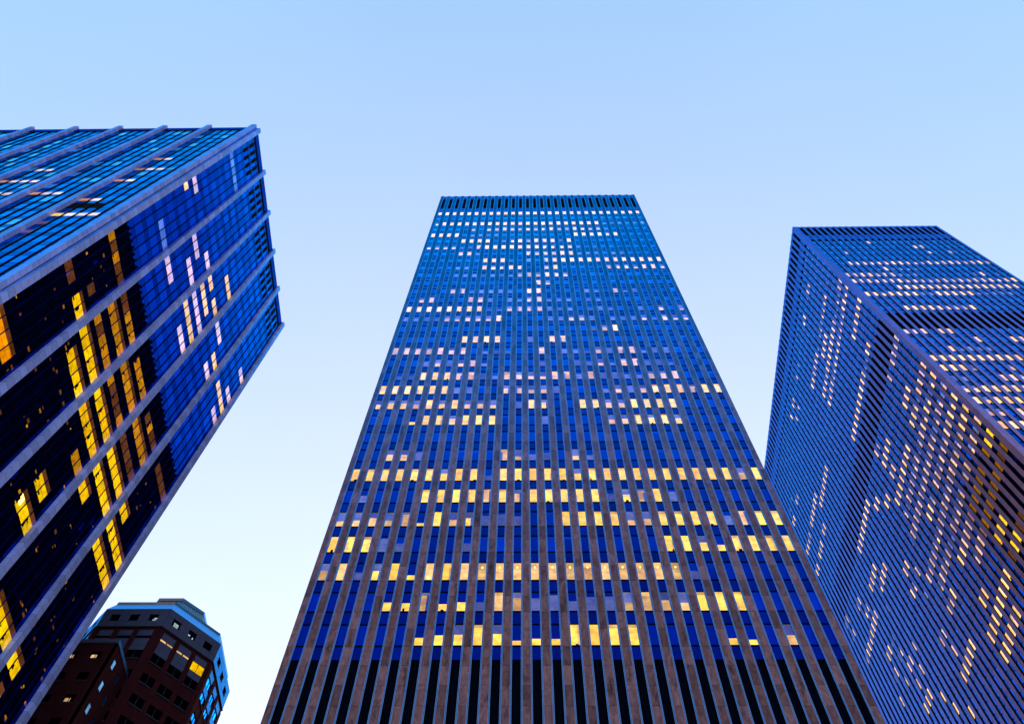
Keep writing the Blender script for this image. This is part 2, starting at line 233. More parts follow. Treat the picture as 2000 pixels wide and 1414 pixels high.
def stone(name, base, joint, var=0.25, coat=None, vein=0.5, stain=0.0, rough=0.38):
    m, nt, N, L = mat(name)
    geo = N('ShaderNodeNewGeometry'); sp = N('ShaderNodeSeparateXYZ'); L(geo.outputs['Position'], sp.inputs[0])
    oi = N('ShaderNodeObjectInfo')
    dv = N('ShaderNodeMath', operation='DIVIDE'); dv.inputs[1].default_value = joint; L(sp.outputs['Z'], dv.inputs[0])
    of = N('ShaderNodeMath', operation='ADD'); L(dv.outputs[0], of.inputs[0]); of.inputs[1].default_value = 0.23
    fl = N('ShaderNodeMath', operation='FLOOR'); L(of.outputs[0], fl.inputs[0])
    fc = N('ShaderNodeMath', operation='FRACT'); L(of.outputs[0], fc.inputs[0])
    cmb = N('ShaderNodeCombineXYZ'); L(fl.outputs[0], cmb.inputs[2]); L(oi.outputs['Random'], cmb.inputs[0])
    wn_ = N('ShaderNodeTexWhiteNoise', noise_dimensions='3D'); L(cmb.outputs[0], wn_.inputs['Vector'])
    mp = N('ShaderNodeMapping'); mp.inputs['Scale'].default_value = (1.1, 1.1, 0.45); mp.inputs['Rotation'].default_value = (0.5, 0.6, 0.2)
    of2 = N('ShaderNodeVectorMath', operation='MULTIPLY_ADD'); L(wn_.outputs['Color'], of2.inputs[0]); of2.inputs[1].default_value = (9, 9, 9); L(geo.outputs['Position'], of2.inputs[2])
    L(of2.outputs[0], mp.inputs['Vector'])
    no = N('ShaderNodeTexNoise'); no.inputs['Scale'].default_value = 2.3; no.inputs['Detail'].default_value = 6.0; no.inputs['Roughness'].default_value = 0.62; no.inputs['Distortion'].default_value = 0.8
    L(mp.outputs[0], no.inputs['Vector'])
    a = N('ShaderNodeMapRange'); a.inputs[3].default_value = 1 - var; a.inputs[4].default_value = 1 + var; L(wn_.outputs['Value'], a.inputs[0])
    b = N('ShaderNodeMapRange'); b.inputs[1].default_value = 0.3; b.inputs[2].default_value = 0.7; b.inputs[3].default_value = 1 - vein * .5; b.inputs[4].default_value = 1 + vein * .5; L(no.outputs['Fac'], b.inputs[0])
    lt = N('ShaderNodeMath', operation='LESS_THAN'); lt.inputs[1].default_value = 0.035 / joint * 1.3; L(fc.outputs[0], lt.inputs[0])
    g = N('ShaderNodeMapRange'); g.inputs[3].default_value = 1.0; g.inputs[4].default_value = 0.32; L(lt.outputs[0], g.inputs[0])
    p = N('ShaderNodeMath', operation='MULTIPLY'); L(a.outputs[0], p.inputs[0]); L(b.outputs[0], p.inputs[1])
    p2 = N('ShaderNodeMath', operation='MULTIPLY'); L(p.outputs[0], p2.inputs[0]); L(g.outputs[0], p2.inputs[1])
    last = p2
    if stain > 0:    # water stains: dark blotchy streaks
        mp2 = N('ShaderNodeMapping'); mp2.inputs['Scale'].default_value = (1.0, 1.0, 0.22); L(geo.outputs['Position'], mp2.inputs['Vector'])
        n2 = N('ShaderNodeTexNoise'); n2.inputs['Scale'].default_value = 1.7; n2.inputs['Detail'].default_value = 7; n2.inputs['Roughness'].default_value = 0.7; L(mp2.outputs[0], n2.inputs['Vector'])
        s = N('ShaderNodeMapRange'); s.inputs[1].default_value = 0.54; s.inputs[2].default_value = 0.68; s.inputs[3].default_value = 1.0; s.inputs[4].default_value = 1 - stain; L(n2.outputs['Fac'], s.inputs[0])
        p3 = N('ShaderNodeMath', operation='MULTIPLY'); L(p2.outputs[0], p3.inputs[0]); L(s.outputs[0], p3.inputs[1]); last = p3
    sc = N('ShaderNodeVectorMath', operation='SCALE'); sc.inputs[0].default_value = base; L(last.outputs[0], sc.inputs['Scale'])
    df = N('ShaderNodeBsdfDiffuse'); L(sc.outputs[0], df.inputs[0])
    fr = N('ShaderNodeFresnel'); fr.inputs[0].default_value = 1.6
    cr = ramp(N, coat or [(0.05, (0.05,) * 3), (0.12, (0.16,) * 3), (0.2, (0.5,) * 3), (0.3, (0.82,) * 3)]); L(fr.outputs[0], cr.inputs[0])
    gl = N('ShaderNodeBsdfGlossy'); gl.inputs['Roughness'].default_value = rough
    gc = N('ShaderNodeVectorMath', operation='SCALE'); gc.inputs[0].default_value = COAT.get(name, (0.03, 0.17, 0.36)); 
    q = N('ShaderNodeMapRange'); q.inputs[1].default_value = 0.5; q.inputs[2].default_value = 1.6; q.inputs[3].default_value = 0.7; q.inputs[4].default_value = 1.3; L(last.outputs[0], q.inputs[0])
    L(q.outputs[0], gc.inputs['Scale']); L(gc.outputs[0], gl.inputs['Color'])
    mx = N('ShaderNodeMixShader'); L(cr.outputs[0], mx.inputs[0]); L(df.outputs[0], mx.inputs[1]); L(gl.outputs[0], mx.inputs[2])
    out = N('ShaderNodeOutputMaterial'); L(mx.outputs[0], out.inputs[0]); return m
def metal(name, base, coat, rough=0.3):
    m, nt, N, L = mat(name)
    df = N('ShaderNodeBsdfDiffuse'); df.inputs[0].default_value = (*base, 1)
    geo = N('ShaderNodeNewGeometry'); no = N('ShaderNodeTexNoise'); no.inputs['Scale'].default_value = 0.8; no.inputs['Detail'].default_value = 4; L(geo.outputs['Position'], no.inputs['Vector'])
    mr = N('ShaderNodeMapRange'); mr.inputs[3].default_value = 0.7; mr.inputs[4].default_value = 1.3; L(no.outputs['Fac'], mr.inputs[0])
    s = N('ShaderNodeVectorMath', operation='SCALE'); s.inputs[0].default_value = coat; L(mr.outputs[0], s.inputs['Scale'])
    gl = N('ShaderNodeBsdfGlossy'); gl.inputs['Roughness'].default_value = rough; L(s.outputs[0], gl.inputs['Color'])
    ad = N('ShaderNodeAddShader'); L(df.outputs[0], ad.inputs[0]); L(gl.outputs[0], ad.inputs[1])
    out = N('ShaderNodeOutputMaterial'); L(ad.outputs[0], out.inputs[0]); return m
def plain(name, base, rough=0.9, spec=0.2):
    m, nt, N, L = mat(name)
    b = N('ShaderNodeBsdfPrincipled'); b.inputs['Roughness'].default_value = rough; b.inputs['Specular IOR Level'].default_value = spec
    geo = N('ShaderNodeNewGeometry'); no = N('ShaderNodeTexNoise'); no.inputs['Scale'].default_value = 0.6; no.inputs['Detail'].default_value = 5; L(geo.outputs['Position'], no.inputs['Vector'])
    mr = N('ShaderNodeMapRange'); mr.inputs[3].default_value = 0.75; mr.inputs[4].default_value = 1.25; L(no.outputs['Fac'], mr.inputs[0])
    s = N('ShaderNodeVectorMath', operation='SCALE'); s.inputs[0].default_value = base; L(mr.outputs[0], s.inputs['Scale']); L(s.outputs[0], b.inputs['Base Color'])
    out = N('ShaderNodeOutputMaterial'); L(b.outputs[0], out.inputs[0]); return m
def brick(name, base, dark):
    m, nt, N, L = mat(name)
    geo = N('ShaderNodeNewGeometry'); sp = N('ShaderNodeSeparateXYZ'); L(geo.outputs['Position'], sp.inputs[0])
    ad = N('ShaderNodeMath', operation='ADD'); L(sp.outputs['X'], ad.inputs[0]); L(sp.outputs['Y'], ad.inputs[1])
    cb = N('ShaderNodeCombineXYZ'); L(ad.outputs[0], cb.inputs[0]); L(sp.outputs['Z'], cb.inputs[1])
    br = N('ShaderNodeTexBrick'); br.inputs['Scale'].default_value = 3.0; br.inputs['Mortar Size'].default_value = 0.012
    br.inputs['Color1'].default_value = (*base, 1); br.inputs['Color2'].default_value = (*dark, 1); br.inputs['Mortar'].default_value = (*[c * 1.3 for c in base], 1)
    L(cb.outputs[0], br.inputs['Vector'])
    no = N('ShaderNodeTexNoise'); no.inputs['Scale'].default_value = 0.5; no.inputs['Detail'].default_value = 4; L(geo.outputs['Position'], no.inputs['Vector'])
    mr = N('ShaderNodeMapRange'); mr.inputs[3].default_value = 0.7; mr.inputs[4].default_value = 1.3; L(no.outputs['Fac'], mr.inputs[0])
    s = N('ShaderNodeVectorMath', operation='SCALE'); L(br.outputs[0], s.inputs[0]); L(mr.outputs[0], s.inputs['Scale'])
    b = N('ShaderNodeBsdfPrincipled'); b.inputs['Roughness'].default_value = 0.9; b.inputs['Specular IOR Level'].default_value = 0.05; L(s.outputs[0], b.inputs['Base Color'])
    out = N('ShaderNodeOutputMaterial'); L(b.outputs[0], out.inputs[0]); return m

COAT = {'stone_centre': (0.0, 0.145, 0.36), 'stone_right': (0.025, 0.155, 0.56), 'limestone': (0.05, 0.34, 0.80), 'cladding_panel': (0.03, 0.32, 0.75), 'roof_metal': (0.12, 0.50, 1.0)}
def cs(*a): return [(p_, (v_,) * 3) for p_, v_ in a]
stone('stone_centre', (0.20, 0.083, 0.090), 2.07, 0.32, coat=cs((0.07, .0), (0.09, .10), (0.125, .5), (0.17, .88), (0.22, 1.0)), stain=0.62, vein=0.85)
stone('stone_shaded', (0.015, 0.012, 0.012), 2.07, 0.20, coat=cs((0.07, .0), (0.9, .05)))  # shaded copy of the centre stone, so the side faces mirror as black
stone('stone_right', (0.40, 0.18, 0.24), 2.08, 0.10, coat=cs((0.08, .0), (0.12, .2), (0.17, .65), (0.24, .97)), vein=0.25)
stone('limestone', (0.35, 0.345, 0.72), 1.42, 0.20, coat=cs((0.08, .0), (0.20, .12), (0.26, .85)), vein=0.2)
stone('cladding_panel', (0.13, 0.125, 0.23), 30.0, 0.05, coat=cs((0.08, 0.0), (0.14, .3), (0.2, .8)), vein=0.2)
stone('roof_metal', (0.18, 0.40, 0.62), 30.0, 0.05, coat=cs((0.05, 0.25), (0.14, .6), (0.2, .9)), vein=0.2)
glass('glass', 1.0); glass('glass_blind', 1.35, (0.003, 0.008, 0.02)); glass('spandrel_glass', 0.66, tilt=0.002, rough=0.12)
SHEET = [(0.0, (0.0, 0.004, 0.12)), (0.12, (0.0, 0.03, 0.34)), (0.18, (0.0, 0.045, 0.42)), (0.22, (0.0, 0.12, 0.66)), (0.28, (0.0, 0.27, 0.90)), (0.40, (0.0, 0.38, 1.0))]
glass('sheet_glass', 1.0, tilt=0.0006, rough=0.012, stops=SHEET); glass('sheet_spandrel', 0.66, tilt=0.0006, rough=0.02, stops=SHEET); glass('glass_shaded', 0.04, (0.0003, 0.0003, 0.0006)); glass('sheet_blind', 1.1, (0.05, 0.10, 0.14), tilt=0.0006); glass('sky_boost_glass', 3.0, (0.02, 0.04, 0.07))
metal('mullion_metal', (0.0003, 0.0005, 0.0015), (0.0, 0.008, 0.065), 0.35)
glass('bay_glass', 0.8, (0.001, 0.001, 0.002)); metal('fascia_glass', (0.001, 0.003, 0.02), (0.0, 0.05, 0.32), 0.25)
K = 1 / (2 ** 3.25)                 # lamp strengths are set against the exposure
lit('lit', (1.0, 0.56, 0.02), 1.5 * K, vary=.45, stops=LIT_STOPS); lit('lit_pink', (1.0, 0.60, 0.13), 0.88 * K, vary=.7, stops=LIT_STOPS); lit('lit_amber', (1.0, 0.40, 0.01), 0.26 * K, 0.5, vary=.8); lit('lit_faint', (0.75, 0.9, 1.0), 0.13 * K, vary=1.0)
lit('lit_yellow', (1.0, 0.60, 0.0), 1.0 * K, 0.5); lit('lit_gold', (1.0, 0.42, 0.005), 0.5 * K, 0.5); lit('lit_brown', (1.0, 0.34, 0.06), 0.11 * K, 0.8)
lit('lit_orange', (1.0, 0.33, 0.0), 0.9 * K, 0.5); lit('lit_warm', (1.0, 0.62, 0.30), 0.8 * K); lit('glint_cool', (0.6, 0.85, 1.0), 0.6 * K); lit('glow_blue', (0.16, 0.50, 1.0), 0.6 * K)
m, nt, N, L = mat('lamp_bulb'); e = N('ShaderNodeEmission'); e.inputs[0].default_value = (1, .62, .12, 1); e.inputs[1].default_value = 5 * K; o = N('ShaderNodeOutputMaterial'); L(e.outputs[0], o.inputs[0])
COAT['trim_metal'] = (0.0, 0.34, 0.85); stone('trim_metal', (0.025, 0.035, 0.10), 4.135, 0.05, coat=cs((0.06, .06), (0.10, .2), (0.17, .6), (0.26, 1.0)), vein=0.1, rough=0.25)
COAT['rail_metal'] = (0.05, 0.40, 0.85); stone('rail_metal', (0.20, 0.26, 0.48), 4.135, 0.05, coat=cs((0.06, .1), (0.10, .25), (0.17, .6), (0.26, 1.0)), vein=0.1, rough=0.3)
plain('black_metal', (0.0015, 0.0016, 0.003), 0.8, 0.02); plain('dark_body', (0.003, 0.003, 0.006), 0.9, 0.02)
metal('louvre_fin', (0.0006, 0.0006, 0.002), (0.0, 0.001, 0.012), 0.4)
metal('blue_panel', (0.004, 0.012, 0.05), (0.0, 0.14, 0.55), 0.35)
brick('brown_brick', (0.085, 0.015, 0.020), (0.055, 0.010, 0.014))
plain('sill_stone', (0.06, 0.05, 0.065)); plain('tan_coping', (0.78, 0.52, 0.46)); plain('pale_rib', (0.6, 0.75, 0.85))
plain('asphalt', (0.05, 0.05, 0.05), 0.9); plain('roofing', (0.06, 0.06, 0.065))

# ------------------------------------------------------------------ mesh helpers
class Frame:
    """a vertical wall plane: u runs along it, d is the outward distance, z is height above the eye"""
    def __init__(s, O, U, Nn): s.O, s.U, s.N = O, U, Nn
    def p(s, u, d, z): return (s.O[0] + s.U[0] * u + s.N[0] * d, s.O[1] + s.U[1] * u + s.N[1] * d, z + EYE)
WORLD = Frame((0, 0), (1, 0), (0, 1))
class MB:
    def __init__(s): s.v = []; s.f = []; s.m = []; s.mats = []
    def mi(s, name):
        if name not in s.mats: s.mats.append(name)
        return s.mats.index(name)
    def quad(s, pts, mt):
        i = len(s.v); s.v += pts; s.f.append(tuple(range(i, i + len(pts)))); s.m.append(s.mi(mt))
    def pane(s, fr, u0, u1, z0, z1, d, mt):
        c = [fr.p(u0, d, z0), fr.p(u1, d, z0), fr.p(u1, d, z1), fr.p(u0, d, z1)]
        s.quad(c if fr.flip > 0 else c[::-1], mt)
    def box(s, fr, u0, u1, d0, d1, z0, z1, mt):
        P = [fr.p(u, d, z) for z in (z0, z1) for d in (d0, d1) for u in (u0, u1)]
        i = len(s.v); s.v += P; k = s.mi(mt)
        for q in ((2, 3, 7, 6), (0, 2, 6, 4), (1, 5, 7, 3), (0, 1, 3, 2), (4, 6, 7, 5), (0, 4, 5, 1)):
            s.f.append(tuple(i + a for a in (q if fr.flip > 0 else q[::-1]))); s.m.append(k)
    def prism(s, pts, z0, z1, mt, cap=None):
        """vertical prism over a counter-clockwise outline"""
        n = len(pts); i = len(s.v); k = s.mi(mt)
        s.v += [(x, y, z0 + EYE) for x, y in pts] + [(x, y, z1 + EYE) for x, y in pts]
        for a in range(n):
            b = (a + 1) % n; s.f.append((i + a, i + b, i + n + b, i + n + a)); s.m.append(k)
        kc = s.mi(cap or mt); s.f.append(tuple(range(i + n, i + 2 * n))); s.m.append(kc)
        s.f.append(tuple(range(i + n - 1, i - 1, -1))); s.m.append(kc)
    def taper(s, p0, p1, z0, z1, mt):
        n = len(p0); i = len(s.v); k = s.mi(mt)
        s.v += [(x, y, z0 + EYE) for x, y in p0] + [(x, y, z1 + EYE) for x, y in p1]
        for a in range(n):
            b = (a + 1) % n; s.f.append((i + a, i + b, i + n + b, i + n + a)); s.m.append(k)
        s.f.append(tuple(range(i + n, i + 2 * n))); s.m.append(k); s.f.append(tuple(range(i + n - 1, i - 1, -1))); s.m.append(k)
    def build(s, name, parent=None, root=None, kind=None, label=None):
        if not s.v: return None
        r = root.location if root else Vector((0, 0, 0))
        me = bpy.data.meshes.new(name)
        me.from_pydata([(x - r[0], y - r[1], z - r[2]) for x, y, z in s.v], [], s.f)
        for n in s.mats: me.materials.append(MAT[n])
        me.polygons.foreach_set('material_index', s.m); me.update()
        o = bpy.data.objects.new(name, me); scene.collection.objects.link(o)
        if parent: o.parent = parent
        if kind: o['kind'] = kind
        if label: o['label'] = label
        return o
def frame(O, U, Nn):
    f = Frame(O, U, Nn)
    # outward normal test for u x z ordering
    f.flip = 1 if (U[1] * 1 * Nn[0] - U[0] * 1 * Nn[1]) > 0 else -1
    return f
WORLD.flip = -1
def thing(name, label, cat, loc):
    o = bpy.data.objects.new(name, None); scene.collection.objects.link(o); o.location = loc
    o.empty_display_size = 5; o['label'] = label; o['category'] = cat; return o

# ------------------------------------------------------------------ window fills
def fill(mb, fr, u0, u1, z0, z1, d, code, rnd):
    """one window pane of the finely ribbed towers; the code says what shows behind the glass"""
    h = z1 - z0
    def part(a, b, mt): mb.pane(fr, u0, u1, z0 + h * a, z0 + h * b, d, mt)
    if code == '.':
        r = rnd.random()
        if r < .12:
            c = rnd.uniform(.55, .8); part(0, c, 'glass'); part(c, 1, 'glass_blind')
        else: part(0, 1, 'glass')
    elif code == 'D': part(0, 1, 'glass_shaded')  # side-face pane, darkened in colour so its mirror image stays black
    elif code == 'B':
        c = rnd.uniform(.4, .6); part(0, c, 'glass_blind'); part(c, 1, 'glass_blind')
    elif code == 'S':
        c = rnd.uniform(.3, .75); part(0, c, 'lit_pink' if rnd.random() < .7 else 'lit'); part(c, 1, 'lit_pink')
    elif code == 'Y':
        if rnd.random() < .55:
            c = rnd.uniform(.78, .9); part(0, c, 'lit'); part(c, 1, 'lit_pink')
        else: part(0, 1, 'lit')
    elif code == 'y':
        c = rnd.uniform(.5, .68); part(0, c, 'lit'); part(c, 1, 'lit_faint')
    elif code == 'z':
        c = rnd.uniform(.2, .5); part(0, c, 'lit'); part(c, 1, 'glass')
    elif code == 'P':
        c = rnd.uniform(.55, .85); part(0, c, 'lit_pink'); part(c, 1, 'lit_pink' if rnd.random() < .5 else 'lit_faint')
    elif code == 'q':
        c = rnd.uniform(.35, .6); part(0, c, 'lit_pink'); part(c, 1, 'lit_faint')
    elif code == 'L':
        c = rnd.uniform(.4, .9); part(0, c, 'lit_faint'); part(c, 1, 'glass')
    elif code == 'O':
        part(0, 1, 'lit_amber')
    elif code == 'o':
        part(0, 1, 'lit_brown')
    if code in 'YyPS' and rnd.random() < .4:      # a column, a curtain or a partition inside
        w = (u1 - u0) * rnd.uniform(.12, .35); a = u0 if rnd.random() < .5 else u1 - w
        mb.pane(fr, a, a + w, z0 + .01, z0 + h * rnd.uniform(.5, .97), d + .003, 'lit_pink' if code in 'YS' else 'lit_faint')
    if code in 'Yyz' and rnd.random() < .22:     # desk clutter standing against the light
        w = (u1 - u0) * rnd.uniform(.2, .5); a = rnd.uniform(u0, u1 - w); mb.box(fr, a, a + w, d + .004, d + .02, z0, z0 + h * rnd.uniform(.07, .2), 'louvre_fin')

def ribbed_face(root, fr, n, uc0, pitch, width, z_first, fpitch, nfl, ztop, codes, black, depth, gw, sw, pier_mat,
                top_louvre, base_top, single=True, near=None, budget=(100, 100), rnd=None, trim_rails=True, trim_mat='trim_metal', start=0.0, span_mat='spandrel_glass'):
    """piers, metal trim, windows, spandrels and louvres of one face of a finely ribbed tower"""
    rnd = rnd or random.Random(3)
    edges = []
    for j in range(n + 1):
        a = start if j == 0 else uc0 + (j - 1) * pitch + gw / 2 + sw
        b = width if j == n else uc0 + j * pitch - gw / 2 - sw
        edges.append((a, b))
    rest = MB(); resttrim = MB()
    for j, (a, b) in enumerate(edges):
        mb = MB() if single else rest
        mb.box(fr, a, b, -depth - .2, 0, 0 - EYE, ztop, pier_mat)
        tm = MB() if single else resttrim
        dz0 = -EYE
        for side, e in ((-1, a), (1, b)):
            if (j == 0 and side < 0) or (j == n and side > 0): continue
            e0, e1 = (e - sw, e) if side < 0 else (e, e + sw)
            tm.box(fr, e0, e1, -depth - .15, -.045, dz0, ztop - .01, trim_mat)
            if trim_rails:
                for q in (e0 + .004, e1 - .042): tm.box(fr, q, q + .038, -.05, -.012, dz0, ztop - .012, 'rail_metal')
                # rail splices
        if single:
            po = mb.build('pier', root, root); tm.build('metal_trim', po, root)
    if not single:
        rest.build('pier', root, root, 'stuff'); resttrim.build('metal_trim', root, root, 'stuff')
    wh = fpitch * 0.622
    order = sorted([(near(j, k), j, k) for j in range(n) for k in range(nfl) if not (k in black)]) if near else [(0, j, k) for j in range(n) for k in range(nfl)]
    ind = set((j, k) for _, j, k in order[:budget[0]])
    wr = MB(); sr = MB()
    for j in range(n):
        uc = uc0 + j * pitch; u0, u1 = uc - gw / 2, uc + gw / 2
        for k in range(nfl):
            zb = z_first + k * fpitch
            if k in black: continue
            own = (j, k) in ind
            mb = MB() if own else wr
            c = codes(j, k)
            fill(mb, fr, u0, u1, zb + .06, zb + wh - .05, -depth, c, rnd)
            mb.box(fr, u0, u1, -depth - .05, -depth + .06, zb - .05, zb + .07, 'black_metal')
            mb.box(fr, u0, u1, -depth - .05, -depth + .05, zb + wh - .06, zb + wh + .04, 'black_metal')
            if own:
                wo_ = mb.build('window', root, root)
                if c == 'S':
                    lb = MB(); star = j == 6; zz = zb + wh * (.14 if star else .68); r = .15 if star else .075
                    for s1 in range(6):
                        for s2 in range(8):
                            def sp(t, q): return fr.p(uc + r * sin(t) * cos(q), -depth + .1 + r * sin(t) * sin(q), zz + r * 1.3 * cos(t))
                            t0, t1, q0, q1 = pi * s1 / 6, pi * (s1 + 1) / 6, 2 * pi * s2 / 8, 2 * pi * (s2 + 1) / 8
                            lb.quad([sp(t0, q0), sp(t0, q1), sp(t1, q1), sp(t1, q0)], 'lamp_bulb')
                    lb.build('pendant_lamp', wo_, root)
            sp_ = MB() if own else sr
            sp_.pane(fr, u0, u1, zb - fpitch + wh + .04, zb - .05, -depth + .015, span_mat)
            if own: sp_.build('spandrel_panel', root, root)
    wr.build('window', root, root, 'stuff'); sr.build('spandrel_panel', root, root, 'stuff')
    # louvred bands
    bands = [(b0, b1) for b0, b1 in top_louvre]
    if base_top is not None: bands.append((-EYE, base_top))
    lv = MB(); lvc = 0
    for (b0, b1) in bands:
        for j in range(n):
            uc = uc0 + j * pitch; u0, u1 = uc - gw / 2, uc + gw / 2
            mb = lv
            mb.pane(fr, u0, u1, b0, b1, -depth - .1, 'black_metal')
            for q in (.3, .62): mb.box(fr, u0 + gw * q, u0 + gw * q + .035, -depth - .1, -depth - .02, b0, b1, 'louvre_fin')
    lv.build('louvre', root, root, 'stuff')
    return edges

# ================================================================== the places themselves
g = MB(); g.quad([(-3000, -3000, 0), (3000, -3000, 0), (3000, 3000, 0), (-3000, 3000, 0)], 'asphalt')
go = g.build('ground'); go['kind'] = 'structure'

# ------------------------------------------------------------------ 1. centre tower
CX0, CX1, CY0, CY1, CH = -19.09, 25.29, 49.6, 133.7, 205.0
ct = thing('office_tower', 'tall brown stone office tower with narrow vertical piers, seen square-on in the middle', 'skyscraper', ((CX0 + CX1) / 2, (CY0 + CY1) / 2, 0))
fr = frame((CX0, CY0), (1, 0), (0, -1))
def c_codes(j, k): return KIND[CENTRE_ROWS[k][j]]
cz, cf = 56.12, 4.135
ribbed_face(ct, fr, 28, 1.01, (44.38 - 2.02) / 27, 44.38, cz, cf, 33, CH, c_codes, (), 0.16, 0.69, 0.13, 'stone_centre',
            [(194.0, 202.3)], cz - cf + cf * .622 + .04, near=lambda j, k: k + abs(j - 13.5) * .001, rnd=random.Random(11))
mb = MB()
for j in range(28):
    uc = 1.01 + j * (44.38 - 2.02) / 27
    mb.box(fr, uc - .32, uc + .32, -.4, -.10, 202.3, CH - .02, 'blue_panel')
    mb.box(fr, uc - .32, uc + .32, -.4, -.10, 191.1, 194.0, 'blue_panel')
mb.build('parapet_panel', ct, ct, 'stuff')
mb = MB(); mb.box(WORLD, CX0 + .5, CX1 - .5, CY0 + .45, CY1 - .5, -EYE, CH - .6, 'dark_body'); mb.build('core', ct, ct)
mb = MB(); mb.box(WORLD, CX0 + .3, CX1 - .3, CY0 + .3, CY1 - .3, CH - .6, CH - .3, 'roofing'); mb.build('roof', ct, ct)
rr = random.Random(5)
for (O, U, Nn, wd, nm) in (((CX0, CY0), (0, 1), (-1, 0), CY1 - CY0, 52), ((CX1, CY0), (0, 1), (1, 0), CY1 - CY0, 52)):  # side faces get shade put into stone and glass colours
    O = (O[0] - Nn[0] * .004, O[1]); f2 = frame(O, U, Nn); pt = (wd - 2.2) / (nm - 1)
    ribbed_face(ct, f2, nm, 1.1, pt, wd, cz, cf, 33, CH - .01, lambda j, k: 'o' if rr.random() < .03 else 'D', (), 0.2, 0.9, 0.05, 'stone_shaded',
                [(191.1, CH - .5)], cz - 1.5, single=False, budget=(0, 0), rnd=rr, trim_rails=False, trim_mat='black_metal', start=.004, span_mat='glass_shaded')

# ------------------------------------------------------------------ 2. right tower
RX0, RX1, RY0, RY1, RH = 70.36, 107.9, 64.85, 152.0, 231.0
rt = thing('office_tower', 'dark ribbed office tower at the right edge, showing two faces and a sharp corner', 'skyscraper', ((RX0 + RX1) / 2, (RY0 + RY1) / 2, 0))
rz, rf = 179.5 - 1.295 - 40 * 4.165, 4.165       # window sill of floor index 40-40
def r_side(j, k):
    s = RIGHT_SIDE.get(k - 40, [])
    if j < len(s): return KIND[s[j]]
    return rr2.choice('...............PL') if j > 44 else '.'
def r_front(j, k):
    s = RIGHT_FRONT.get(k - 40, [])
    if j < len(s): return KIND[s[j]]
    if k < 34 and j > (k - 22) * 1.2 and len(s): return rr2.choice('YYPL.')
    return '.'
rr2 = random.Random(9)
k0 = 14      # floors below this one are hidden
side = frame((RX0, RY0), (0, 1), (-1, 0)); front = frame((RX0, RY0 + .004), (1, 0), (0, -1))
def shift(fn): return lambda j, k: fn(j, k + k0)
zf = rz + k0 * rf
blk = (37 - k0, 36 - k0)
lb0, lb1 = rz + 36 * rf - 1.4, rz + 37 * rf + 2.6
ribbed_face(rt, side, 52, 1.55, 1.669, RY1 - RY0, zf, rf, 50 - k0, RH, shift(r_side), blk, 0.19, 0.68, 0.075, 'stone_right',
            [(223.3, 229.6), (lb0, lb1)], zf - 1.6, near=lambda j, k: (66 + j * 1.67) ** 2 + (zf + k * rf) ** 2, budget=(60, 60), rnd=random.Random(21), trim_rails=False, trim_mat='black_metal')
ribbed_face(rt, front, 22, 1.7, 1.65, RX1 - RX0, zf, rf, 50 - k0, RH - .004, shift(r_front), blk, 0.17, 0.80, 0.09, 'stone_right',
            [(223.3, 229.6), (lb0, lb1)], zf - 1.6, near=lambda j, k: (72 + j * 1.67) ** 2 + (zf + k * rf) ** 2 if k > 12 else 1e9, budget=(40, 40), rnd=random.Random(22), trim_rails=False, trim_mat='black_metal', start=.004)
mb = MB()
for f_, n_, u_, p_ in ((side, 52, 1.55, 1.669), (front, 22, 1.7, 1.65)):
    for j in range(n_):
        uc = u_ + j * p_
        mb.box(f_, uc - .42, uc + .42, -.6, -.04, 229.6, RH - .02, 'blue_panel'); mb.box(f_, uc - .37, uc + .37, -.6, -.12, 219.6, 223.3, 'blue_panel')
mb.build('parapet_panel', rt, rt, 'stuff')
mb = MB(); mb.box(WORLD, RX0 + .7, RX1 - .02, RY0 + .7, RY1 - .02, -EYE, RH - .6, 'dark_body'); mb.build('core', rt, rt)
mb = MB(); mb.box(WORLD, RX0 + .6, RX1 - .3, RY0 + .6, RY1 - .3, RH - .6, RH - .3, 'roofing'); mb.build('roof', rt, rt)

# ------------------------------------------------------------------ 3. left tower: stone fins and sheet glass
LH = 191.8
GX, GY = -55.85, 31.5          # glass planes of the side and the front
FS, FD = 8.74, 0.95            # side fins: spacing, width
FFS = 9.38                     # front fins: spacing
LYB, LXB = 31.67 + 5 * FS + FD, GX - .16 - 7 * FFS
lt_ = thing('office_tower', 'glass office tower on the left with pale stone fins and yellow lit floors', 'skyscraper', ((LXB + GX) / 2, (GY + LYB) / 2, 0))
ls = frame((GX, 0), (0, 1), (1, 0)); lf = frame((0, GY), (1, 0), (0, -1))
for b in range(1, 6):
    mb = MB(); y0 = 31.67 + b * FS; mb.box(ls, y0, y0 + FD, -.3, .55, -EYE, LH + .35, 'limestone'); mb.build('stone_fin', lt_, lt_)
mb = MB()   # the corner column, L-shaped
mb.prism([(-57.0, 30.87), (-56.03, 30.87), (-56.03, 31.67), (-55.30, 31.67), (-55.30, 32.62), (-56.15, 32.62), (-56.15, 31.8), (-57.0, 31.8)], -EYE, LH + .35, 'limestone')
mb.build('corner_column', lt_, lt_)
for b in range(1, 8):
    mb = MB(); x1 = -56.03 - b * FFS; mb.box(lf, x1 - .96, x1, -.3, .63, -EYE, LH + .35, 'limestone'); mb.build('stone_fin', lt_, lt_)
LZ, LF_, LWH = 99.75, 4.22, 2.82
codes = {}
for b, i0, i1, k, c in LEFT_RUNS:
    for i in range(i0, i1 + 1): codes[(b, i, k)] = KIND[c]
for b, i, k, c in LEFT_EXTRA: codes[(b, i, k)] = KIND[c]
LM = {'Y': 'lit_yellow', 'G': 'lit_gold', 'g': 'lit_gold', 'O': 'lit_orange', 'd': 'lit_brown', 'P': 'lit_warm', 'L': 'lit_faint'}
rl = random.Random(31)
allw = []
